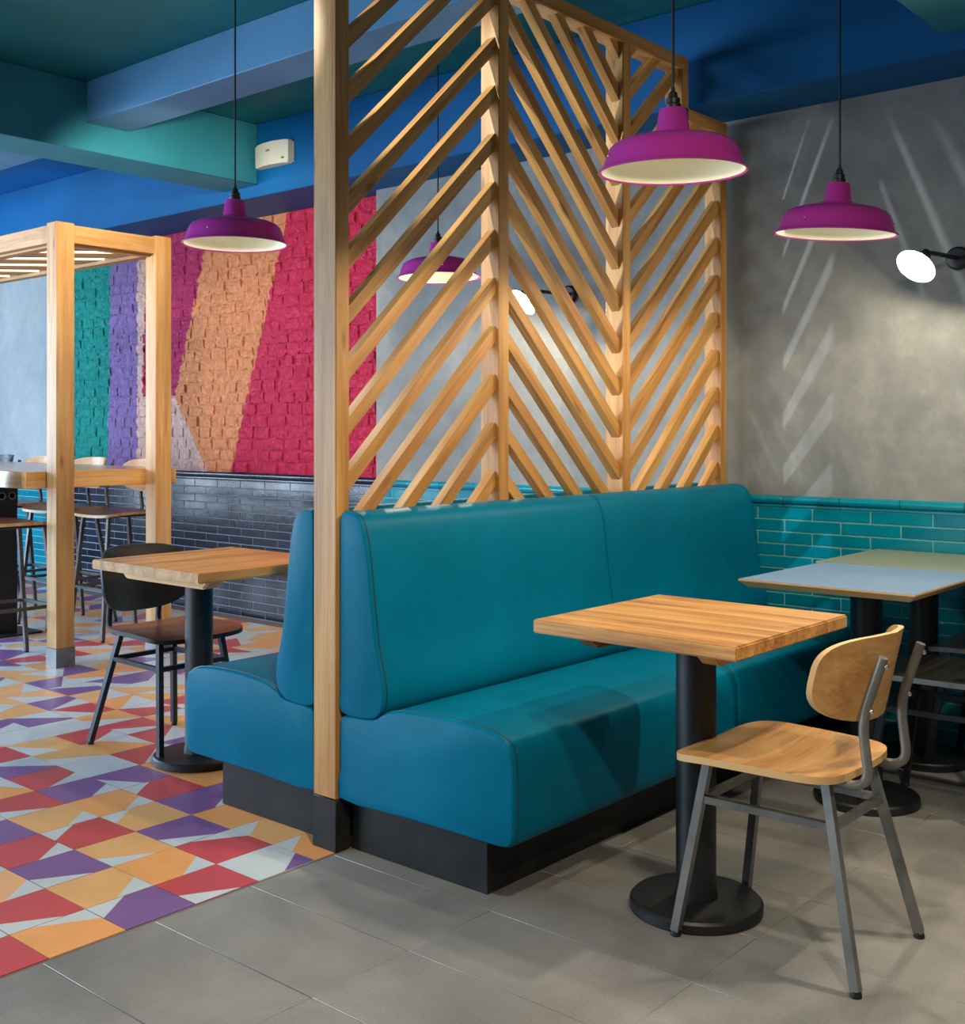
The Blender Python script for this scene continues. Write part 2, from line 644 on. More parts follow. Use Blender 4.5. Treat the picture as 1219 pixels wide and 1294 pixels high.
def tile_polys(w0, w1, h0, h1, cut, f1, f2):
    sq = [(w0, h0), (w1, h0), (w1, h1), (w0, h1)]
    if not cut:
        return sq, None
    c = {'R': (w1, h0, -1, 1), 'L': (w0, h1, 1, -1), 'B': (w0, h0, 1, 1), 'T': (w1, h1, -1, -1)}[cut[0]]
    W, Hh = w1 - w0, h1 - h0
    a, b = (c[0] + c[2] * W * f1, c[1]), (c[0], c[1] + c[3] * Hh * f2)
    nx, ny = -(b[1] - a[1]), b[0] - a[0]
    d = nx * a[0] + ny * a[1]
    if nx * c[0] + ny * c[1] < d:
        nx, ny, d = -nx, -ny, -d
    return clip(sq, nx, ny, d), clip(sq, -nx, -ny, -d)


def pat_tile_into(bm, ox, oy, w0, w1, h0, h1, col, cut, f1, f2):
    main, corner = tile_polys(w0, w1, h0, h1, cut, f1, f2)
    cm, cc = (col, 'P') if not cut.endswith('v') else ('P', 'V')
    for poly, c in ((main, cm), (corner, cc)):
        if poly and len(poly) > 2:
            f = bm.faces.new([bm.verts.new((ox + x, oy + y, 0)) for x, y in poly])
            f.material_index = PKEYS.index(c)
            if f.normal.z < 0:
                f.normal_flip()
    sq = [(w0, h0), (w1, h0), (w1, h1), (w0, h1)]
    for i in range(4):
        a, b = sq[i - 1], sq[i]
        f = bm.faces.new([bm.verts.new((ox + p[0], oy + p[1], z)) for p, z in ((a, 0), (a, -.005), (b, -.005), (b, 0))])
        f.material_index = PKEYS.index(cm)


cands = []
for i in range(-12, 14):
    for j in range(-1, 38):
        x, y = TX0 + (i + .5) * TP, TY0 + (j + .5) * TP
        if x > XM - 0.05 or y > YEND - .1 or not inframe(x, y, 0, 90):
            continue
        if x > 2.45 and y < 3.15:
            continue
        cands.append((proj(x, y, 0)[2], i, j))
cands.sort()
rest = bmesh.new()
for q, (d, i, j) in enumerate(cands):
    rr = random.Random(i * 131 + j * 977 + 5)
    if (i, j) in seen:
        col, cut = seen[(i, j)]
        f1, f2 = (0.5, 0.75) if cut[:1] in 'BT' else (0.55, 0.45)
        if cut[:1] in ('B', 'T'):
            f1, f2 = 0.72, 0.42
    else:
        col = rr.choice('OOYLRRVVYP' if d > 4.2 else 'OOYLRRVVY')  # far tiles paler: partly the pattern, partly window reflection put into the colour
        cut = rr.choice(['R', 'L', 'B', 'T', 'R', 'B'])
        f1, f2 = rr.choice([(0.55, 0.45), (0.75, 0.45), (0.45, 0.8), (0.95, 0.6)] if d < 4.2 else [(0.98, 0.6), (0.9, 0.9), (0.6, 0.98), (0.75, 0.5)])
    h0 = -TP / 2 + .0012
    if j == -1:
        h0 = YSPLIT + .006 - (TY0 + (j + .5) * TP)
    key = (col, cut, f1, f2, j == -1)
    x, y = TX0 + (i + .5) * TP, TY0 + (j + .5) * TP
    if q < 300:
        if key not in pmesh:
            bm = bmesh.new()
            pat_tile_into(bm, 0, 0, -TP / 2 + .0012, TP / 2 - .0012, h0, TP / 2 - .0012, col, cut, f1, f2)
            me = bpy.data.meshes.new('tile')
            bm.to_mesh(me)
            bm.free()
            for kk in PKEYS:
                me.materials.append(PAT[kk])
            pmesh[key] = me
        o = link('patterned_tile', pmesh[key], None, fp)
        o.location = Vector((x, y, 0)) - fp.location
    else:
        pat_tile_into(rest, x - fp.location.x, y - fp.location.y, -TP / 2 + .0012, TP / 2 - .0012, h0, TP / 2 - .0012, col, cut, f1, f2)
me = bpy.data.meshes.new('far_tiles')
rest.to_mesh(me)
rest.free()
for kk in PKEYS:
    me.materials.append(PAT[kk])
o = link('far_patterned_tiles', me, None, fp)
o.location = Vector((0, 0, -fp.location.z))
o['kind'] = 'stuff'

# ------------------------------------------------------------------ glazed wall tiles
TL, TH = 0.2565, 0.0535
tmesh = {}


def wtile_mesh(L, mat):
    key = (round(L, 3), mat.name)
    if key not in tmesh:
        me = box_mesh(-0.009, 0.0, -L / 2 + .0028, L / 2 - .0028, -TH / 2 + .0028, TH / 2 - .0028, 0.0018, 1, 'wall_tile')
        me.materials.append(mat)
        tmesh[key] = me
    return tmesh[key]


def corn_mesh(L, mat):
    key = ('c', round(L, 3), mat.name)
    if key not in tmesh:
        z0, z1 = 0.911, CORN
        h = z1 - z0
        prof = [(0, 0), (-.010, 0), (-.012, .002), (-.012, .011), (-.010, .014)]
        for i in range(9):
            a = -PI / 2 + PI * i / 8
            prof.append((-.012 - .014 * math.cos(a), .033 + .019 * math.sin(a)))
        prof += [(0, h)]
        bm = bmesh.new()
        A = [bm.verts.new((x, -L / 2 + .0015, z)) for x, z in prof]
        B = [bm.verts.new((x, L / 2 - .0015, z)) for x, z in prof]
        n = len(prof)
        for i in range(n):
            bm.faces.new((A[i], A[(i + 1) % n], B[(i + 1) % n], B[i]))
        bm.faces.new(A)
        bm.faces.new(B)
        me = to_mesh(bm, 'cornice_tile', 40)
        me.materials.append(mat)
        tmesh[key] = me
    return tmesh[key]


def tile_wall(parent, X, y0, y1, mat, grout, yref, visible):
    """running-bond glazed tiles in front of plane X; visible(y,row) says which pieces become parts of their own"""
    gb = box('grout_bed', X - 0.0062, X + 0.02, y0, y1, 0, CORN - .004, grout)
    gb.parent = parent
    gb.location = gb.location - parent.location
    stuff = bmesh.new()
    pl = parent.location
    for r in range(18):
        z = 0.911 - TH * (r + .5)
        off = 0.0 if r % 2 == 0 else TL / 2
        h = TH
        if z - TH / 2 < -0.001:
            continue
        k = math.floor((y0 - yref - off) / TL)
        y = yref + off + k * TL
        while y < y1:
            a, b = max(y, y0), min(y + TL, y1)
            y += TL
            if b - a < .02:
                continue
            if visible((a + b) / 2, r):
                o = link('wall_tile', wtile_mesh(b - a, mat), None, parent)
                o.location = Vector((X, (a + b) / 2, z)) - pl
            else:
                add_box(stuff, X - .009 - pl.x, X - pl.x, a + .002 - pl.y, b - .002 - pl.y, z - TH / 2 + .002 - pl.z, z + TH / 2 - .002 - pl.z)
    k = math.floor((y0 - yref - TL / 2) / TL)
    y = yref + TL / 2 + k * TL
    while y < y1:
        a, b = max(y, y0), min(y + TL, y1)
        y += TL
        if b - a > .02:
            o = link('cornice_tile', corn_mesh(b - a, mat), None, parent)
            o.location = Vector((X, (a + b) / 2, 0.911)) - pl
    if len(stuff.verts):
        o = link('hidden_wall_tiles', to_mesh(stuff, 'hidden_wall_tiles'), mat, parent)
        o['kind'] = 'stuff'
    else:
        stuff.free()


tile_wall(wb, XW + .008, 0.2, YM0, M['teal_glaze'], M['teal_grout'], 2.428, lambda y, r: (1.1 < y < 2.75) or (y >= 2.75 and r < 4))
wm = box('wall_mural', XM + 0.012, 4.95, YM0, YM1, 0, ZB, M['concrete'])
tag(wm, 'rough brick wall painted in bold colour bands above navy tiles', kind='structure')
tile_wall(wm, XM + .012, YM0, YM1, M['navy_glaze'], M['navy_grout'], 5.0, lambda y, r: True)
wf = box('wall_far', XM + 0.012, 4.95, YM1, YEND, 0, ZB, M['pale_plaster'])
tag(wf, 'pale blue grey plaster wall above teal tiles', kind='structure')
tile_wall(wf, XM + .012, YM1, YEND, M['teal_glaze'], M['teal_grout'], 8.5, lambda y, r: y < 10.2)


# ------------------------------------------------------------------ painted bricks
def on_wall(px, py, X):
    a = (px - IW / 2) / FPX
    dx, dy = ca + sa * a, sa - ca * a
    t = X / dx
    return dy * t, EYE + (HOR - py) / FPX * t


def mural_mat():
    k = NT('mural_paint')
    sx = k.n('ShaderNodeSeparateXYZ')
    k.set(sx.inputs[0], k.pos())
    Y, Z = sx.outputs[1], sx.outputs[2]

    def side(p, q):
        """1 where a wall point lies on the +Y side of the painted edge p-q (p,q = (y,z), p above q)"""
        (y0, z0), (y1, z1) = p, q
        s = (y1 - y0) / (z1 - z0)
        lim = k.math('ADD', k.math('MULTIPLY', Z, s), y0 - s * z0)
        return k.math('GREATER_THAN', Y, lim)

    e = lambda a, b: side(on_wall(a[0], a[1], XM), on_wall(b[0], b[1], XM))
    crim, peach, white = srgb(222, 40, 88), srgb(248, 160, 108), srgb(246, 202, 188)
    mag, lilac, teal = srgb(200, 50, 108), srgb(156, 126, 190), srgb(0, 160, 150)
    c = k.mix(e((366, 262), (292, 596)), crim, peach)
    c = k.mix(e((263, 300), (222, 500)), c, mag)
    low = k.math('MULTIPLY', e((221.9, 500), (262, 596)), k.math('LESS_THAN', Z, on_wall(222, 500, XM)[1]))
    c = k.mix(low, c, white)
    up = k.math('MULTIPLY', e((190, 330), (178, 372)), 1.0)
    c = k.mix(e((186, 330), (176, 600)), c, white)
    c = k.mix(e((174, 340), (174, 600)), c, lilac)
    c = k.mix(e((140, 340), (137, 600)), c, teal)
    nz = k.noise(k.pos(), 10, 4)
    hs = k.n('ShaderNodeHueSaturation')
    k.set(hs.inputs['Value'], k.math('ADD', k.math('MULTIPLY', nz, 0.24), 0.88))
    k.set(hs.inputs['Color'], c)
    k.b(Base_Color=hs.outputs[0], Roughness=0.42)
    n1 = k.noise(k.pos(), 20, 6, 0.72, 1.2)
    n2 = k.noise(k.pos(), 8, 3, 0.6, 0.6)
    k.bump(k.math('ADD', n1, k.math('MULTIPLY', n2, 0.9)), 1.0, 0.05)
    return k.m


M['mural'] = mural_mat()
BL, BH = 0.152, 0.0735
brick_meshes = []
for v in range(16):
    rr = random.Random(100 + v)
    amp = 0.006 if v < 8 else 0.012
    bm = bmesh.new()
    ny, nz = 6, 4
    g = [[None] * nz for _ in range(ny)]
    for i in range(ny):
        for j in range(nz):
            edge = i in (0, ny - 1) or j in (0, nz - 1)
            y = -BL / 2 + .006 + (BL - .012) * i / (ny - 1) + (0 if not edge else rr.uniform(-.004, .004))
            z = -BH / 2 + .005 + (BH - .010) * j / (nz - 1) + (0 if not edge else rr.uniform(-.003, .003))
            x = -0.012 + rr.uniform(-amp, amp) + (0.007 if edge else 0)
            g[i][j] = bm.verts.new((x, y, z))
    for i in range(ny - 1):
        for j in range(nz - 1):
            bm.faces.new((g[i][j], g[i + 1][j], g[i + 1][j + 1], g[i][j + 1]))
    rim = [g[i][0] for i in range(ny)] + [g[ny - 1][j] for j in range(1, nz)] + [g[i][nz - 1] for i in range(ny - 2, -1, -1)] + [g[0][j] for j in range(nz - 2, 0, -1)]
    back = [bm.verts.new((0.014, p.co.y, p.co.z)) for p in rim]
    for i in range(len(rim)):
        a = (i + 1) % len(rim)
        bm.faces.new((rim[i], rim[a], back[a], back[i]))
    me = to_mesh(bm, 'brick', 12)
    me.materials.append(M['mural'])
    brick_meshes.append(me)
bed = box('mortar_bed', XM + .004, XM + .03, YM0, YM1, CORN, ZB, M['mural'])
bed.parent = wm
bed.location = bed.location - wm.location
rr = random.Random(3)
upper = bmesh.new()
nb = 0
rows = int((ZB - CORN) / BH)
BH2 = (ZB - CORN) / rows
for r in range(rows):
    z = CORN + BH2 * (r + .5)
    y = YM0 - (BL / 2 if r % 2 else 0)
    while y < YM1 - .01:
        ln = BL * rr.uniform(0.72, 1.3)
        a, b = max(y, YM0), min(y + ln, YM1)
        y += ln
        if b - a < .02:
            continue
        me = rr.choice(brick_meshes[:8] if z < 1.42 else brick_meshes)
        loc = Vector((XM + .002 + rr.uniform(-.006, .004), (a + b) / 2, z)) - wm.location
        sy = (b - a) / BL
        if nb < 300:
            o = link('brick', me, None, wm)
            o.location = loc
            o.scale = (1, sy, BH2 / BH * rr.uniform(.94, 1.06))
            nb += 1
        else:
            n0 = len(upper.verts)
            upper.from_mesh(me)
            upper.verts.ensure_lookup_table()
            for v in upper.verts[n0:]:
                v.co = Vector((v.co.x, v.co.y * sy, v.co.z * BH2 / BH)) + loc
o = link('worn_brick_courses', to_mesh(upper, 'worn_brick_courses', 12), M['mural'], wm)
o['kind'] = 'stuff'

# ------------------------------------------------------------------ slat screen
scr = empty('slat_screen', (2.33, 2.6, 0))
tag(scr, 'tall pine slat screen with chevron bars between the two teal benches', 'screen')


def under(o, root):
    o.parent = root
    o.location = Vector(o.location) - root.location
    return o


PY0, PY1 = 2.556, 2.656
posts = [(2.305, 2.360), (3.057, 3.112), (3.82, 3.875), (4.60, 4.655)]
ZTOP = 2.838
for i, (a, b) in enumerate(posts):
    z1 = (2.867, 2.785, 2.785, 2.572)[i]
    z0 = 0.155 if i == 0 else 0.0
    y0, y1 = (PY0, PY1) if i == 0 else (2.556, 2.64)
    if i == 0:
        z1 = ZC
    o = beam('post', ((a + b) / 2, (y0 + y1) / 2, z0), ((a + b) / 2, (y0 + y1) / 2, z1), y1 - y0, b - a, M['pine'], None, 0.003, (1, 0, 0))
    under(o, scr)
    if i == 0:
        s = box('post_shoe', a - .002, b + .004, y0 - .002, y1 + .002, 0.0, 0.155, M['plinth'], None, 0.002)
        under(s, scr)
        s['label'] = 'blackened steel post shoe'
# rails
under(beam('top_rail', (2.36, 2.598, 2.811), (4.32, 2.598, 2.811), 0.084, 0.054, M['pine']), scr)
under(beam('notch_post', (4.293, 2.598, 2.572), (4.293, 2.598, 2.784), 0.084, 0.054, M['pine'], None, 0.002, (1, 0, 0)), scr)
under(beam('top_rail', (4.266, 2.598, 2.599), (4.655, 2.598, 2.599), 0.084, 0.054, M['pine']), scr)
PITCH = 1 / 6
SY0, SY1 = 2.574, 2.609
TV = 0.0565
for bay, (xa, xb) in enumerate(((2.36, 3.057), (3.112, 3.82), (3.875, 4.60))):
    up = 1 if bay != 1 else -1
    rise = 4 * PITCH
    slope = rise / (xb - xa) * up
    th = math.atan(slope)
    for k in range(-14, 16):
        ztop_l = 1.610 + k * PITCH      # top edge of the bar at the left upright of the bay
        f = lambda x: ztop_l + slope * (x - xa)
        poly = [(xa, f(xa) - TV), (xb, f(xb) - TV), (xb, f(xb)), (xa, f(xa))]
        zt = 2.784
        if bay == 2:
            if f(4.266) > 2.60:
                poly = clip(poly, 1, 0, 4.266)
            else:
                zt = 2.572
        poly = clip(clip(poly, 0, 1, zt), 0, -1, -0.93)
        if len(poly) < 3:
            continue
        ar = abs(sum(poly[i - 1][0] * poly[i][1] - poly[i][0] * poly[i - 1][1] for i in range(len(poly)))) / 2
        if ar < 0.0012:
            continue
        cx = sum(p[0] for p in poly) / len(poly)
        cz = sum(p[1] for p in poly) / len(poly)
        c_, s_ = math.cos(th), math.sin(th)
        lp = [((x - cx) * c_ + (z - cz) * s_, -(x - cx) * s_ + (z - cz) * c_) for x, z in poly]
        bm = bmesh.new()
        A = [bm.verts.new((x, SY0 - 2.5915, z)) for x, z in lp]
        B = [bm.verts.new((x, SY1 - 2.5915, z)) for x, z in lp]
        n = len(lp)
        bm.faces.new(A)
        bm.faces.new(B)
        for i in range(n):
            bm.faces.new((A[i], A[(i + 1) % n], B[(i + 1) % n], B[i]))
        o = link('slat', to_mesh(bm, 'slat'), M['pine'], None, (cx, 2.5915, cz), (0, -th, 0))
        under(o, scr)


# ------------------------------------------------------------------ booth benches
def smooth_profile(pts, per=4):
    """closed Catmull-Rom through the points"""
    out = []
    n = len(pts)
    for i in range(n):
        p0, p1, p2, p3 = (Vector((*pts[(i + k) % n], 0)) for k in (-1, 0, 1, 2))
        for s in range(per):
            t = s / per
            q = 0.5 * ((2 * p1) + (-p0 + p2) * t + (2 * p0 - 5 * p1 + 4 * p2 - p3) * t * t + (-p0 + 3 * p1 - 3 * p2 + p3) * t ** 3)
            out.append((q.x, q.y))
    return out


def offset_prof(pts, d):
    n = len(pts)
    area2 = sum(pts[i - 1][0] * pts[i][1] - pts[i][0] * pts[i - 1][1] for i in range(n))
    s = 1 if area2 > 0 else -1
    out = []
    for i in range(n):
        a, b = Vector(pts[i - 1]), Vector(pts[(i + 1) % n])
        t = (b - a).normalized()
        nrm = Vector((-t.y, t.x)) * s
        out.append((pts[i][0] + nrm.x * d, pts[i][1] + nrm.y * d))
    return out


def cushion(name, prof, x0, x1, r, parent, mirror=None, xs=14):
    """upholstered piece: a side profile swept along X with softly rounded ends"""
    pr = [((mirror - y) if mirror else y, z) for y, z in prof]
    bm = bmesh.new()
    rings = []
    stations = []
    for i in range(6):
        a = PI / 2 * i / 5
        stations.append((x0 + r * (1 - math.cos(a)), 0.008 * (1 - math.sin(a))))
    for i in range(1, xs):
        stations.append((x0 + r + (x1 - x0 - 2 * r) * i / xs, 0))
    for i in range(6):
        a = PI / 2 * (5 - i) / 5
        stations.append((x1 - r * (1 - math.cos(a)), 0.008 * (1 - math.sin(a))))
    for x, d in stations:
        rings.append([bm.verts.new((x, y, z)) for y, z in offset_prof(pr, d)])
    n = len(pr)
    for a, b in zip(rings[:-1], rings[1:]):
        for i in range(n):
            bm.faces.new((a[i], a[(i + 1) % n], b[(i + 1) % n], b[i]))
    bm.faces.new(rings[0])
    bm.faces.new(rings[-1])
    o = link(name, to_mesh(bm, name, 60), M['leather'])
    under(o, parent)
    return o


def piping(pts, x, parent_part, root, mirror=None):
    path = [(x, (mirror - y) if mirror else y, z) for y, z in pts]
    p = link('piping', tube_mesh(path, 0.0026, 6, False, 'piping'), M['piping'], parent_part)
    p.location = -Vector(root.location)
    p.location = p.location - parent_part.location
    return p


KS = 2.312 / 2.35      # the end faces stand at X = 2.312


def bp(y, z):
    return (y * KS, EYE - (EYE - z) * KS)


seat_p = smooth_profile([(2.550, .157)] + [bp(*q) for q in ((2.3, .140), (2.05, .140), (1.955, .141), (1.925, .158), (1.918, .20), (1.917, .28), (1.919, .36), (1.927, .402), (1.95, .428), (2.03, .447),
                         (2.19, .453), (2.34, .443), (2.41, .424), (2.45, .403))] + [(2.53, .408), (2.551, .38), (2.551, .25)], 3)


def back_prof(yb):
    return smooth_profile([(yb - .006, .414)] + [bp(*q) for q in ((2.47, .396), (2.425, .415), (2.406, .45), (2.406, .51), (2.434, .618), (2.455, .76), (2.468, .866), (2.482, .937), (2.497, .978), (2.522, .999))]
                          + [(yb - .022, 1.010), (yb - .002, .992), (yb, .9), (yb, .7), (yb, .5)], 3)


def make_bench(root, mirror, x0, x1, xs_split, yb):
    back_p = back_prof(yb)
    for a, b in ((x0, xs_split), (xs_split, x1)):
        s = cushion('seat_cushion', seat_p, a + .0022, b - .0022, 0.022, root, mirror)
        k = cushion('back_cushion', back_p, a + .0022, b - .0022, 0.020, root, mirror)
        o_ = offset_prof(seat_p, 0.0004)
        if a == x0:
            piping(o_[12:42], a + .019, s, root, mirror)
        ob = offset_prof(back_p, 0.0004)
        if a == x0:
            piping(ob[6:36], a + .017, k, root, mirror)
    y0, y1 = (2.015, 2.548)
    if mirror:
        y0, y1 = 2.665, 3.18
    pl = box('plinth', x0 + .05, x1, y0, y1, 0.0, 0.158, M['plinth'], None, 0.002)
    under(pl, root)
    pl['label'] = 'blackened steel plinth'


b1 = empty('booth_bench', (3.5, 2.3, 0))
tag(b1, 'teal leather booth bench on the grey tile floor facing the light oak chair', 'bench')
make_bench(b1, None, 2.312, XW - .024, 3.52, 2.552)
b2 = empty('booth_bench', (3.5, 3.0, 0))
tag(b2, 'teal leather booth bench on the patterned floor facing the black plywood chair', 'bench')
make_bench(b2, 5.212, 2.312, XW - .024, 3.52, 2.548)


# ------------------------------------------------------------------ tables
def pedestal(root, cx, cy, zt, disc_r=0.172, col_r=0.052):
    base = lathe_mesh([(0, 0), (disc_r - .004, 0), (disc_r, .004), (disc_r, .024), (disc_r - .006, .030), (col_r + .02, .033), (0, .033)], 56, 'base')
    under(link('base_disc', base, M['black'], None, (cx, cy, 0)), root)
    c = lathe_mesh([(0, .033), (col_r + .004, .033), (col_r + .003, .045), (col_r, .06), (col_r, zt), (0, zt)], 36, 'column')
    under(link('column', c, M['black'], None, (cx, cy, 0)), root)


def bearer_mesh(L):
    """wooden bearer under the top (along local X), ends cut at a slant"""
    bm = bmesh.new()
    pr = [(-L / 2, 0), (L / 2, 0), (L / 2 - .045, -.036), (-L / 2 + .045, -.036)]
    A = [bm.verts.new((x, -.028, z)) for x, z in pr]
    B = [bm.verts.new((x, .028, z)) for x, z in pr]
    bm.faces.new(A)
    bm.faces.new(B)
    for i in range(4):
        bm.faces.new((A[i], A[(i + 1) % 4], B[(i + 1) % 4], B[i]))
    bmesh.ops.bevel(bm, geom=list(bm.edges), offset=.005, segments=2, affect='EDGES')
    return to_mesh(bm, 'bearer', 40)


def board_mesh(L, w, t, first, last):
    bm = bmesh.new()
    add_box(bm, -L / 2, L / 2, -w / 2, w / 2, -t / 2, t / 2)
    ed = []
    for e in bm.edges:
        a, b = e.verts[0].co, e.verts[1].co
        endx = abs(a.x - b.x) < 1e-6
        if endx and abs(a.z - b.z) < 1e-6:
            ed.append(e)
        elif not endx and ((first and a.y < 0) or (last and a.y > 0)):
            ed.append(e)
        elif endx and ((first and a.y < 0) or (last and a.y > 0)):
            ed.append(e)
    bmesh.ops.bevel(bm, geom=ed, offset=.004, segments=2, affect='EDGES')
    return to_mesh(bm, 'board', 40)


def oak_table(name, x0, x1, y0, y1, bx, by, label, along_y=True, thick=0.035, z=0.76, mat='oak'):
    root = empty(name, (bx, by, 0))
    tag(root, label, 'table')
    cx, cy = (x0 + x1) / 2, (y0 + y1) / 2
    L, W = (y1 - y0, x1 - x0) if along_y else (x1 - x0, y1 - y0)
    rz = PI / 2 if along_y else 0
    n = 5
    w = W / n
    for i in range(n):
        v = -W / 2 + w * (i + .5)
        off = Vector((-v, 0, 0)) if along_y else Vector((0, v, 0))
        o = link('tabletop_board', board_mesh(L, w - .0003, thick, i == 0, i == n - 1), M[mat], None, Vector((cx, cy, z - thick / 2)) + off, (0, 0, rz))
        under(o, root)
    for sgn in (-1, 1):
        off = Vector((0, sgn * .175, 0)) if along_y else Vector((sgn * .21, 0, 0))
        o = link('bearer', bearer_mesh(W - .10), M[mat], None, Vector((cx, cy, z - thick)) + off, (0, 0, 0 if along_y else PI / 2))
        under(o, root)
    under(box('mounting_plate', bx - .12, bx + .12, by - .12, by + .12, z - thick - .008, z - thick, M['black']), root)
    pedestal(root, bx, by, z - thick - .008)
    return root


oak_table('cafe_table', 2.350, 2.955, 1.266, 1.852, 2.654, 1.548, 'square oak table on black pedestal standing beside the light oak chair')
oak_table('cafe_table', 2.345, 2.99, 3.29, 3.965, 2.616, 3.668, 'square oak table on black pedestal standing on the patterned floor', False)


def lam_table(x0, x1, y0, y1, bx, by, mat, label):
    root = empty('cafe_table', (bx, by, 0))
    tag(root, label, 'table')
    z = 0.76
    bm = bmesh.new()
    # chamfered plywood edge, narrower below
    lo, hi = 0.022, 0.0
    A = [bm.verts.new((x, y, z - .026)) for x, y in ((x0 + lo, y0 + lo), (x1 - lo, y0 + lo), (x1 - lo, y1 - lo), (x0 + lo, y1 - lo))]
    B = [bm.verts.new((x, y, z - .006)) for x, y in ((x0, y0), (x1, y0), (x1, y1), (x0, y1))]
    Cc = [bm.verts.new((x, y, z - .001)) for x, y in ((x0, y0), (x1, y0), (x1, y1), (x0, y1))]
    for P, Q in ((A, B), (B, Cc)):
        for i in range(4):
            bm.faces.new((P[i], P[(i + 1) % 4], Q[(i + 1) % 4], Q[i]))
    bm.faces.new(A)
    bm.faces.new(Cc)
    o = link('tabletop_core', to_mesh(bm, 'core'), M['ply_edge'])
    under(o, root)
    o['label'] = 'bare plywood chamfered edge'
    s = box('laminate_surface', x0 + .002, x1 - .002, y0 + .002, y1 - .002, z - .001, z, mat)
    under(s, root)
    under(box('mounting_plate', bx - .19, bx + .19, by - .19, by + .19, z - .034, z - .026, M['black']), root)
    pedestal(root, bx, by, z - .034)
    return root


lam_table(3.435, 4.085, 1.265, 1.845, 3.80, 1.562, M['lam_blue'], 'square table with blue grey laminate top and plywood edge')
lam_table(4.09, 4.675, 1.265, 1.875, 4.41, 1.59, M['lam_green'], 'square table with green grey laminate top against the teal tiled wall')


# ------------------------------------------------------------------ chairs
def superellipse_plate(w, d, n_ang, exp, zfun, thick, mats, rear_taper=0.0, rings=6):
    """rounded plywood plate following zfun(x,y); top face mat 0, edge mat 1"""
    bm = bmesh.new()
    top, bot = [], []
    ct = bm.verts.new((0, 0, zfun(0, 0)))
    cb = bm.verts.new((0, 0, zfun(0, 0) - thick))
    for k in range(1, rings + 1):
        f = k / rings
        ta, ba = [], []
        for i in range(n_ang):
            a = 2 * PI * i / n_ang
            c, s = math.cos(a), math.sin(a)
            x = abs(c) ** (2 / exp) * (1 if c >= 0 else -1) * w / 2 * f
            y = abs(s) ** (2 / exp) * (1 if s >= 0 else -1) * d / 2 * f
            x *= 1 + rear_taper * (y / (d / 2))
            z = zfun(x, y)
            ta.append(bm.verts.new((x, y, z)))
            ba.append(bm.verts.new((x, y, z - thick)))
        top.append(ta)
        bot.append(ba)
    for L, c, fl_ in ((top, ct, 0), (bot, cb, 1)):
        for i in range(n_ang):
            j = (i + 1) % n_ang
            bm.faces.new((c, L[0][i], L[0][j]))
            for k in range(rings - 1):
                bm.faces.new((L[k][i], L[k + 1][i], L[k + 1][j], L[k][j]))
    for i in range(n_ang):
        j = (i + 1) % n_ang
        f = bm.faces.new((top[-1][i], top[-1][j], bot[-1][j], bot[-1][i]))
        f.material_index = 1
    me = to_mesh(bm, 'plate', 50)
    for m in mats:
        me.materials.append(m)
    return me


BOLT = lathe_mesh([(0, -.006), (.0045, -.004), (.006, 0), (.0045, .004), (0, .006)], 8, 'bolt', 60)


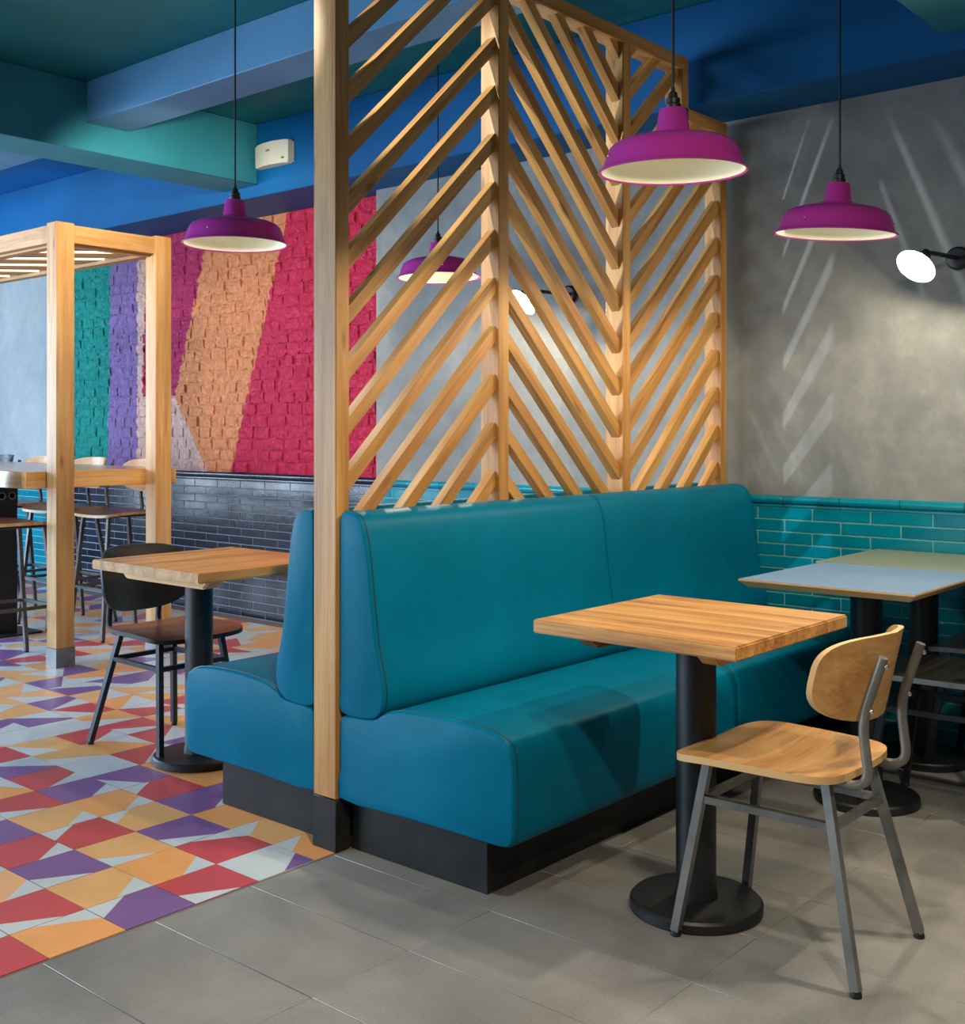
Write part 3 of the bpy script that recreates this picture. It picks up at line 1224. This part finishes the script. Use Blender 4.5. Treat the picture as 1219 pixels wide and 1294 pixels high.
def make_chair(name, ply, edge, metal, hs=0.465, drop=0.0, stool=False):
    """faces +Y; origin on the floor at the centre"""
    root = empty(name)
    zf = lambda x, y: hs - 0.012 * max(0, (y - 0.05) / 0.16) ** 2 - 0.010 * math.exp(-((x / .13) ** 2 + ((y + .05) / .13) ** 2)) + 0.006 * (abs(x) / .2) ** 2
    o = link('seat', superellipse_plate(0.425, 0.415, 48, 5.5, zf, 0.017, [ply, edge], 0.06), None, root, (-0.018, 0.026, 0))
    # backrest: curved shell, wraps forward at the sides and leans back
    zb0, zb1 = hs + 0.11 - drop, hs + 0.315
    bw, bh = 0.41, zb1 - zb0
    yb = lambda x, v: -0.212 - 0.045 * v + 0.085 * (x / .2) ** 2
    bm = bmesh.new()
    N, RG = 48, 6
    fr, bk = [], []
    th = 0.014

    def pt(u, v, off):
        x, z = u * bw / 2, (zb0 + zb1) / 2 + v * bh / 2
        return (x, yb(x, v * .5) - off, z)
    c0, c1 = bm.verts.new(pt(0, 0, 0)), bm.verts.new(pt(0, 0, th))
    for k in range(1, RG + 1):
        a_, b_ = [], []
        for i in range(N):
            a = 2 * PI * i / N
            c, s = math.cos(a), math.sin(a)
            ex = 2.6 if s < 0 else 4.0
            u = abs(c) ** (2 / ex) * (1 if c >= 0 else -1) * k / RG
            v = abs(s) ** (2 / ex) * (1 if s >= 0 else -1) * k / RG
            a_.append(bm.verts.new(pt(u, v, 0)))
            b_.append(bm.verts.new(pt(u, v, th)))
        fr.append(a_)
        bk.append(b_)
    for L, c in ((fr, c0), (bk, c1)):
        for i in range(N):
            j = (i + 1) % N
            bm.faces.new((c, L[0][i], L[0][j]))
            for k in range(RG - 1):
                bm.faces.new((L[k][i], L[k + 1][i], L[k + 1][j], L[k][j]))
    for i in range(N):
        j = (i + 1) % N
        f = bm.faces.new((fr[-1][i], fr[-1][j], bk[-1][j], bk[-1][i]))
        f.material_index = 1
    me = to_mesh(bm, 'backrest', 50)
    me.materials.append(ply)
    me.materials.append(edge)
    link('backrest', me, None, root)
    # legs
    zt = hs - 0.022
    sp = 1.0
    feet = {'fl': (-.183, .233), 'fr': (.183, .233), 'rl': (-.195, -.232), 'rr': (.197, -.228)}
    tops = {'fl': (-.140, .165), 'fr': (.140, .165), 'rl': (-.122, -.130), 'rr': (.122, -.130)}
    at = {}
    zs = 0.342 if not stool else 0.30
    for k in feet:
        f, t = feet[k], tops[k]
        p0, p1 = Vector((f[0], f[1], 0.012)), Vector((t[0], t[1], zt))
        at[k] = p0.lerp(p1, (zs - .012) / (zt - .012))
        lg = link('leg', tube_mesh([p0, p1], 0.0148, 4, False, 'leg', 60), metal, root)
        ft = lathe_mesh([(0, 0), (.0135, 0), (.0135, .006), (.011, .014), (0, .014)], 14, 'foot')
        link('foot_cap', ft, M['rubber'], lg, (f[0], f[1], 0))
    for a, b in (('fl', 'fr'), ('fr', 'rr'), ('rr', 'rl'), ('rl', 'fl')):
        dz = Vector((0, 0, 0.0))
        link('stretcher', tube_mesh([at[a] + dz, at[b] + dz], 0.0122, 4, False, 'stretcher', 60), metal, root)
    # frame under the seat
    bm = bmesh.new()
    for a, b in (('fl', 'rl'), ('fr', 'rr'), ('fl', 'fr'), ('rl', 'rr')):
        add_tube(bm, [(*tops[a], zt), (*tops[b], zt)], 0.009, 6)
    link('seat_frame', to_mesh(bm, 'seat_frame', 60), metal, root)
    for s in (-1, 1):
        path = bez([(s * .115, -.10, hs - .026), (s * .115, -.232, hs - .026), (s * .115, -.212, hs + .125), (s * .115, -.262, hs + .275)], 0.05, 6)
        up_ = link('back_upright', tube_mesh(path, 0.0115, 8, False, 'back_upright', 60), metal, root)
        for zz, yy in ((hs + .15, -.2345), (hs + .255, -.2695)):
            link('bolt', BOLT, M['chrome'], up_, (s * .115, yy, zz))
    return root


oakc = make_chair('dining_chair', M['oak_ply'], M['ply_edge'], M['steel'])
oakc.location = (2.662, 1.27, 0)
tag(oakc, 'light oak plywood chair with raw steel legs pulled up to the oak table', 'chair')
blk = make_chair('dining_chair', M['black_ply'], M['dark_steel'], M['dark_steel'], 0.465, 0.06)
for o in [c for c in blk.children if c.name.startswith('seat') and not c.name.startswith('seat_frame')]:
    o.data = o.data.copy()
    o.data.materials[0] = M['brown_ply']
    o.data.materials[1] = M['black']
blk.location = (2.665, 3.955, 0)
blk.rotation_euler.z = PI
tag(blk, 'chair with black backrest and dark brown seat standing on the patterned floor', 'chair')
blk2 = copy_tree(blk)
for o in blk2.children:
    if o.name.startswith('seat') and not o.name.startswith('seat_frame'):
        o.data = o.data.copy()
        o.data.materials[0] = M['black_ply']
        o.data.materials[1] = M['zinc']
blk2.location = (3.865, 1.29, 0)
blk2.rotation_euler.z = 0
tag(blk2, 'black plywood chair pushed under the blue grey table', 'chair')
blk3 = copy_tree(blk2)
blk3.location = (4.46, 1.30, 0)
tag(blk3, 'black plywood chair pushed under the green grey table by the tiled wall', 'chair')

st = make_chair('bar_stool', M['stool_ply'], M['stool_ply'], M['stool_steel'], 0.755, 0.0, True)
for o in [c for c in st.children if c.name.startswith('seat') and not c.name.startswith('seat_frame')]:
    o.data.materials[0] = M['brown_ply']
st.location = (3.92, 6.30, 0)
st.rotation_euler.z = PI / 2
GRP = 'bar stools in a row between the high table and the painted wall'
tag(st, 'pale backed bar stool beside the pergola post and the lilac painted brick', 'bar stool', GRP)
for y, lab in ((6.93, 'pale backed bar stool second from the end of the high table along the painted wall'), (7.56, 'pale backed bar stool next to the one with the dark grey blue backrest')):
    s2 = copy_tree(st)
    s2.location = (3.92, y, 0)
    s2['label'] = lab
s4 = copy_tree(st)
s4.location = (3.92, 8.16, 0)
tag(s4, 'bar stool with dark grey blue backrest in the row along the high table', 'bar stool', GRP)
for o in s4.children:
    if o.name.startswith('backrest'):
        o.data = o.data.copy()
        o.data.materials[0] = M['greyblue_ply']
        o.data.materials[1] = M['greyblue_ply']
s5 = copy_tree(st)
s5.location = (3.02, 6.0, 0)
s5.rotation_euler.z = -PI / 2
tag(s5, 'bar stool on the open side of the high table beside the pergola post', 'bar stool', GRP)

# ------------------------------------------------------------------ pergola and high table
pg = empty('pergola_frame', (3.48, 6.8, 0))
tag(pg, 'pale pine pergola frame with glowing strips above the high table', 'pergola')
PX = ((3.128, 3.232), (3.728, 3.832))
PYY = ((5.634, 5.734), (8.46, 8.56))
PT = 2.345
for a, b in PX:
    for c, d in PYY:
        o = beam('post', ((a + b) / 2, (c + d) / 2, 0.10), ((a + b) / 2, (c + d) / 2, PT), d - c, b - a, M['pine_pale'], None, 0.003, (1, 0, 0))
        under(o, pg)
        under(box('post_shoe', a - .002, b + .002, c - .002, d + .002, 0, .10, M['zinc']), pg)
for a, b in PX:
    under(beam('rail', ((a + b) / 2, PYY[0][1], PT - .055), ((a + b) / 2, PYY[1][0], PT - .055), .07, .095, M['pine_pale']), pg)
for c, d in PYY:
    under(beam('rail', (PX[0][1], (c + d) / 2, PT - .055), (PX[1][0], (c + d) / 2, PT - .055), .07, .095, M['pine_pale']), pg)
# ledge around the inside and diagonal battens with light tubes
x0, x1, y0, y1 = PX[0][0] + .09, PX[1][1] - .09, PYY[0][0] + .085, PYY[1][1] - .085
zz = PT - .115
for p, q in (((x0, y0), (x0, y1)), ((x1, y0), (x1, y1)), ((x0, y0), (x1, y0)), ((x0, y1), (x1, y1))):
    under(beam('ledge', (*p, zz + .012), (*q, zz + .012), .06, .022, M['pine_pale']), pg)
k = 0
t = y0 + 0.06
while t < y1 + (x1 - x0):
    # batten from (x0, t) towards (x1, t-(x1-x0)), clipped to the frame
    ax, ay = x0, t
    bx, by = x1, t - (x1 - x0)
    if ay > y1:
        ax, ay = x0 + (t - y1), y1
    if by < y0:
        bx, by = x0 + (t - y0), y0
    if bx - ax > .08:
        if k % 4 == 1:
            tb = link('light_tube', tube_mesh([(ax + .03, ay - .03, zz + .03), (bx - .03, by + .03, zz + .03)], .009, 8, False, 'light_tube'), M['led'])
            under(tb, pg)
            tb['label'] = 'glowing warm white light tube'
        else:
            under(beam('batten', (ax, ay, zz + .04), (bx, by, zz + .04), .028, .03, M['pine_pale']), pg)
    t += 0.095
    k += 1

ht = empty('high_table', (3.48, 6.9, 0))
tag(ht, 'long high pine table standing inside the pergola frame', 'table')
n = 5
hx0, hx1 = 3.02, 3.94
hw = (hx1 - hx0) / n
for i in range(n):
    xc = hx0 + hw * (i + .5)
    under(beam('tabletop_board', (xc, 5.801, .985), (xc, 8.44, .985), hw - .0006, .09, M['pine_gloss'], None, .0015), ht)
under(beam('edge_board', (hx0, 5.773, .985), (hx1, 5.773, .985), .055, .09, M['pine_gloss'], None, .003), ht)
under(box('pedestal', 3.38, 3.52, 6.80, 6.95, 0.012, .94, M['black'], None, .003), ht)
under(box('foot_plate', 3.27, 3.63, 6.70, 7.05, 0, .012, M['black'], None, .002), ht)
sb = box('socket_box', 3.36, 3.50, 6.755, 6.80, .80, .90, M['dark_steel'], None, .004)
under(sb, ht)
for i in range(2):
    so = lathe_mesh([(0, 0), (.022, 0), (.024, .003), (.018, .004), (.016, -.002), (0, -.002)], 18, 'socket')
    q = link('socket', so, M['grey_plastic'], sb, (-.032 + .064 * i, -.0225, 0), (PI / 2, 0, 0))


# ------------------------------------------------------------------ pendant lamps
def make_pendant():
    root = empty('pendant_lamp')
    out = [(.036, .168), (.038, .160), (.0455, .108), (.047, .105), (.060, .103), (.063, .099), (.10, .0925), (.14, .083), (.160, .074), (.172, .062), (.179, .046), (.187, .020), (.192, .008), (.196, .004), (.2005, .003), (.2025, 0), (.2005, -.003), (.1965, -.0025), (.193, .001)]
    inn = [(.188, .008), (.183, .022), (.175, .046), (.168, .059), (.157, .070), (.138, .079), (.10, .088), (.047, .099), (.043, .106), (.034, .162), (0, .163)]
    link('shade', lathe_mesh([(0, .168)] + out, 64, 'shade'), M['purple'], root)
    li = link('shade_lining', lathe_mesh([(.193, .001)] + inn, 64, 'shade_lining'), M['cream'], root)
    li['label'] = 'cream enamel lining of the shade'
    h = link('lamp_holder', lathe_mesh([(0, .168), (.021, .168), (.022, .180), (.019, .183), (.019, .196), (.013, .200), (.011, .212), (.006, .216), (.005, .226), (0, .226)], 24, 'lamp_holder'), M['black'], root)
    rv = lathe_mesh([(0, -.003), (.0022, -.0022), (.003, 0), (.0022, .0022), (0, .003)], 8, 'rivet', 60)
    for a in (0.4, 2.5, 4.6):
        link('rivet', rv, M['chrome'], root, (.1835 * math.cos(a), .1835 * math.sin(a), .036))
    b = link('bulb_socket', lathe_mesh([(0, .16), (.018, .16), (.018, .11), (.014, .105), (0, .105)], 20, 'bulb_socket'), M['cream'], root)
    return root


PEND_W = 30
PEND = [((2.715, 1.655, 1.951), 2, -3, 'purple enamel pendant lamp hanging above the oak table beside the light oak chair'),
        ((3.70, 1.628, 1.905), 6, -5, 'purple enamel pendant lamp hanging above the blue grey table'),
        ((2.74, 3.61, 1.962), 0, 0, 'purple enamel pendant lamp hanging above the oak table on the patterned floor'),
        ((4.09, 3.80, 1.985), 0, 2, 'purple enamel pendant lamp seen between the bars of the slat screen')]
p0 = make_pendant()
allp = [p0] + [copy_tree(p0) for _ in PEND[1:]]
for i, (loc, tx, ty, lab) in enumerate(PEND):
    p = allp[i]
    p.location = loc
    p.rotation_euler = (tx * D2R * 0.6, ty * D2R * 0.6, 0.5 * i)
    tag(p, lab, 'pendant lamp', 'purple pendant lamps')
    bpy.context.view_layer.update()
    inv = p.matrix_world.inverted()
    top = p.matrix_world @ Vector((0, 0, .222))
    zc = 2.867 if 3.25 < loc[0] < 3.5 else (2.65 if loc[0] > XB else ZC)
    link('cord', tube_mesh([inv @ top, inv @ Vector((top.x, top.y, top.z + .12)), inv @ Vector((top.x, top.y, zc))], 0.0038, 8, False, 'cord'), M['black'], p)
    l = bpy.data.lights.new('pendant_glow', 'POINT')
    l.energy, l.color, l.shadow_soft_size = 0.28, (1.0, 0.92, 0.72), .03
    lo = bpy.data.objects.new('pendant_glow', l)
    COL.objects.link(lo)
    lo.parent = p
    lo.location = (0, 0, .06)
    l = bpy.data.lights.new('pendant_light', 'SPOT')
    l.energy, l.color, l.shadow_soft_size, l.spot_size, l.spot_blend = PEND_W, WARM, .03, 164 * D2R, .25
    lo = bpy.data.objects.new('pendant_light', l)
    COL.objects.link(lo)
    lo.parent = p
    lo.location = (0, 0, .022)


# ------------------------------------------------------------------ wall lamps
def make_wall_lamp():
    """local: wall at x=0, arm reaches towards -x"""
    root = empty('wall_lamp')
    o = link('wall_plate', lathe_mesh([(0, 0), (.042, 0), (.046, .004), (.046, .016), (.038, .022), (0, .022)], 32, 'wall_plate'), M['black'], root, (0, 0, 0), (0, -PI / 2, 0))
    path = bez([(-.02, 0, 0), (-.17, .02, 0.0), (-.225, .03, 0.0), (-.262, .04, -.012)], .03, 5)
    link('arm', tube_mesh(path, .009, 8, False, 'arm'), M['black'], root)
    j = link('joint', lathe_mesh([(0, -.018), (.016, -.018), (.016, .018), (0, .018)], 20, 'joint'), M['dark_steel'], root, (-.262, .04, -.012), (PI / 2, 0, 0))
    n = Vector((-.726, .246, -.72)).normalized()
    c = Vector((-.318, .052, -.060))       # centre of the opening
    q = n.to_track_quat('Z', 'Y').to_euler()
    sh = lathe_mesh([(0, -.052), (.022, -.052), (.030, -.046), (.045, -.030), (.066, -.006), (.074, .0), (.0765, .001), (.0765, -.001), (.074, -.002), (.066, -.009), (.045, -.034), (.030, -.050), (.020, -.060), (0, -.060)][:7] , 44, 'shade')
    s = link('shade_inside', sh, M['white_shade'], root, c, q)
    s['label'] = 'white inside of the shade'
    so = lathe_mesh([(.0765, .001), (.0765, -.001), (.066, -.010), (.045, -.035), (.030, -.051), (.020, -.062), (.017, -.085), (0, -.087)], 44, 'shade')
    link('shade', so, M['dark_steel'], root, c, q)
    b = lathe_mesh([(0, -.05), (.012, -.05), (.013, -.035), (.021, -.022), (.023, -.010), (.018, .004), (.008, .011), (0, .012)], 24, 'bulb')
    bo = link('bulb', b, M['bulb'], root, c, q)
    return root, c, n


w0, wc, wn = make_wall_lamp()
WL = [((XW + .008, 1.56, 1.930), 'lit wall lamp with tilted saucer shade on the plaster wall above the tables'),
      ((XW + .008, 3.47, 1.932), 'lit wall lamp behind the bars of the slat screen')]
wl_all = [w0] + [copy_tree(w0) for _ in WL[1:]]
for i, (loc, lab) in enumerate(WL):
    w = wl_all[i]
    w.location = loc
    tag(w, lab, 'wall lamp', 'wall lamps on the grey plaster wall')
    l = bpy.data.lights.new('wall_lamp_light', 'POINT')
    l.energy, l.color, l.shadow_soft_size = 14, (1.0, 0.86, 0.62), .02
    lo = bpy.data.objects.new('wall_lamp_light', l)
    COL.objects.link(lo)
    lo.parent = w
    lo.location = wc + wn * 0.03

# ------------------------------------------------------------------ emergency light on the wall beam
em = empty('emergency_light', (XB, 5.36, 2.80))
tag(em, 'beige emergency light box fixed to the blue beam above the painted brick', 'emergency light')
bm = bmesh.new()
A, B = [], []
prof = []
for i in range(11):
    t = i / 10
    yy = -.15 + .30 * t
    prof.append((yy, -.045 - .028 * math.sin(PI * t)))
loop = [(.15, 0), (-.15, 0)] + [(y, x) for y, x in prof]
A = [bm.verts.new((x, y, 0.0)) for y, x in loop]
B = [bm.verts.new((x, y, .135)) for y, x in loop]
nn = len(loop)
bm.faces.new(A)
bm.faces.new(B)
for i in range(nn):
    bm.faces.new((A[i], A[(i + 1) % nn], B[(i + 1) % nn], B[i]))
bmesh.ops.bevel(bm, geom=[e for e in bm.edges if abs(e.verts[0].co.z - e.verts[1].co.z) < 1e-5], offset=.008, segments=2, affect='EDGES')
link('housing', to_mesh(bm, 'housing', 40), M['beige_plastic'], em)
link('indicator', box_mesh(-.003, .003, -.012, .012, -.006, .006, 0, 1, 'indicator'), plain('indicator_green', srgb(60, 140, 80), .4), em, (-.055, -.11, .03))
link('maker_plate', box_mesh(-.003, .003, -.016, .016, -.006, .006, 0, 1, 'maker_plate'), M['grey_plastic'], em, (-.0735, 0.0, .085))
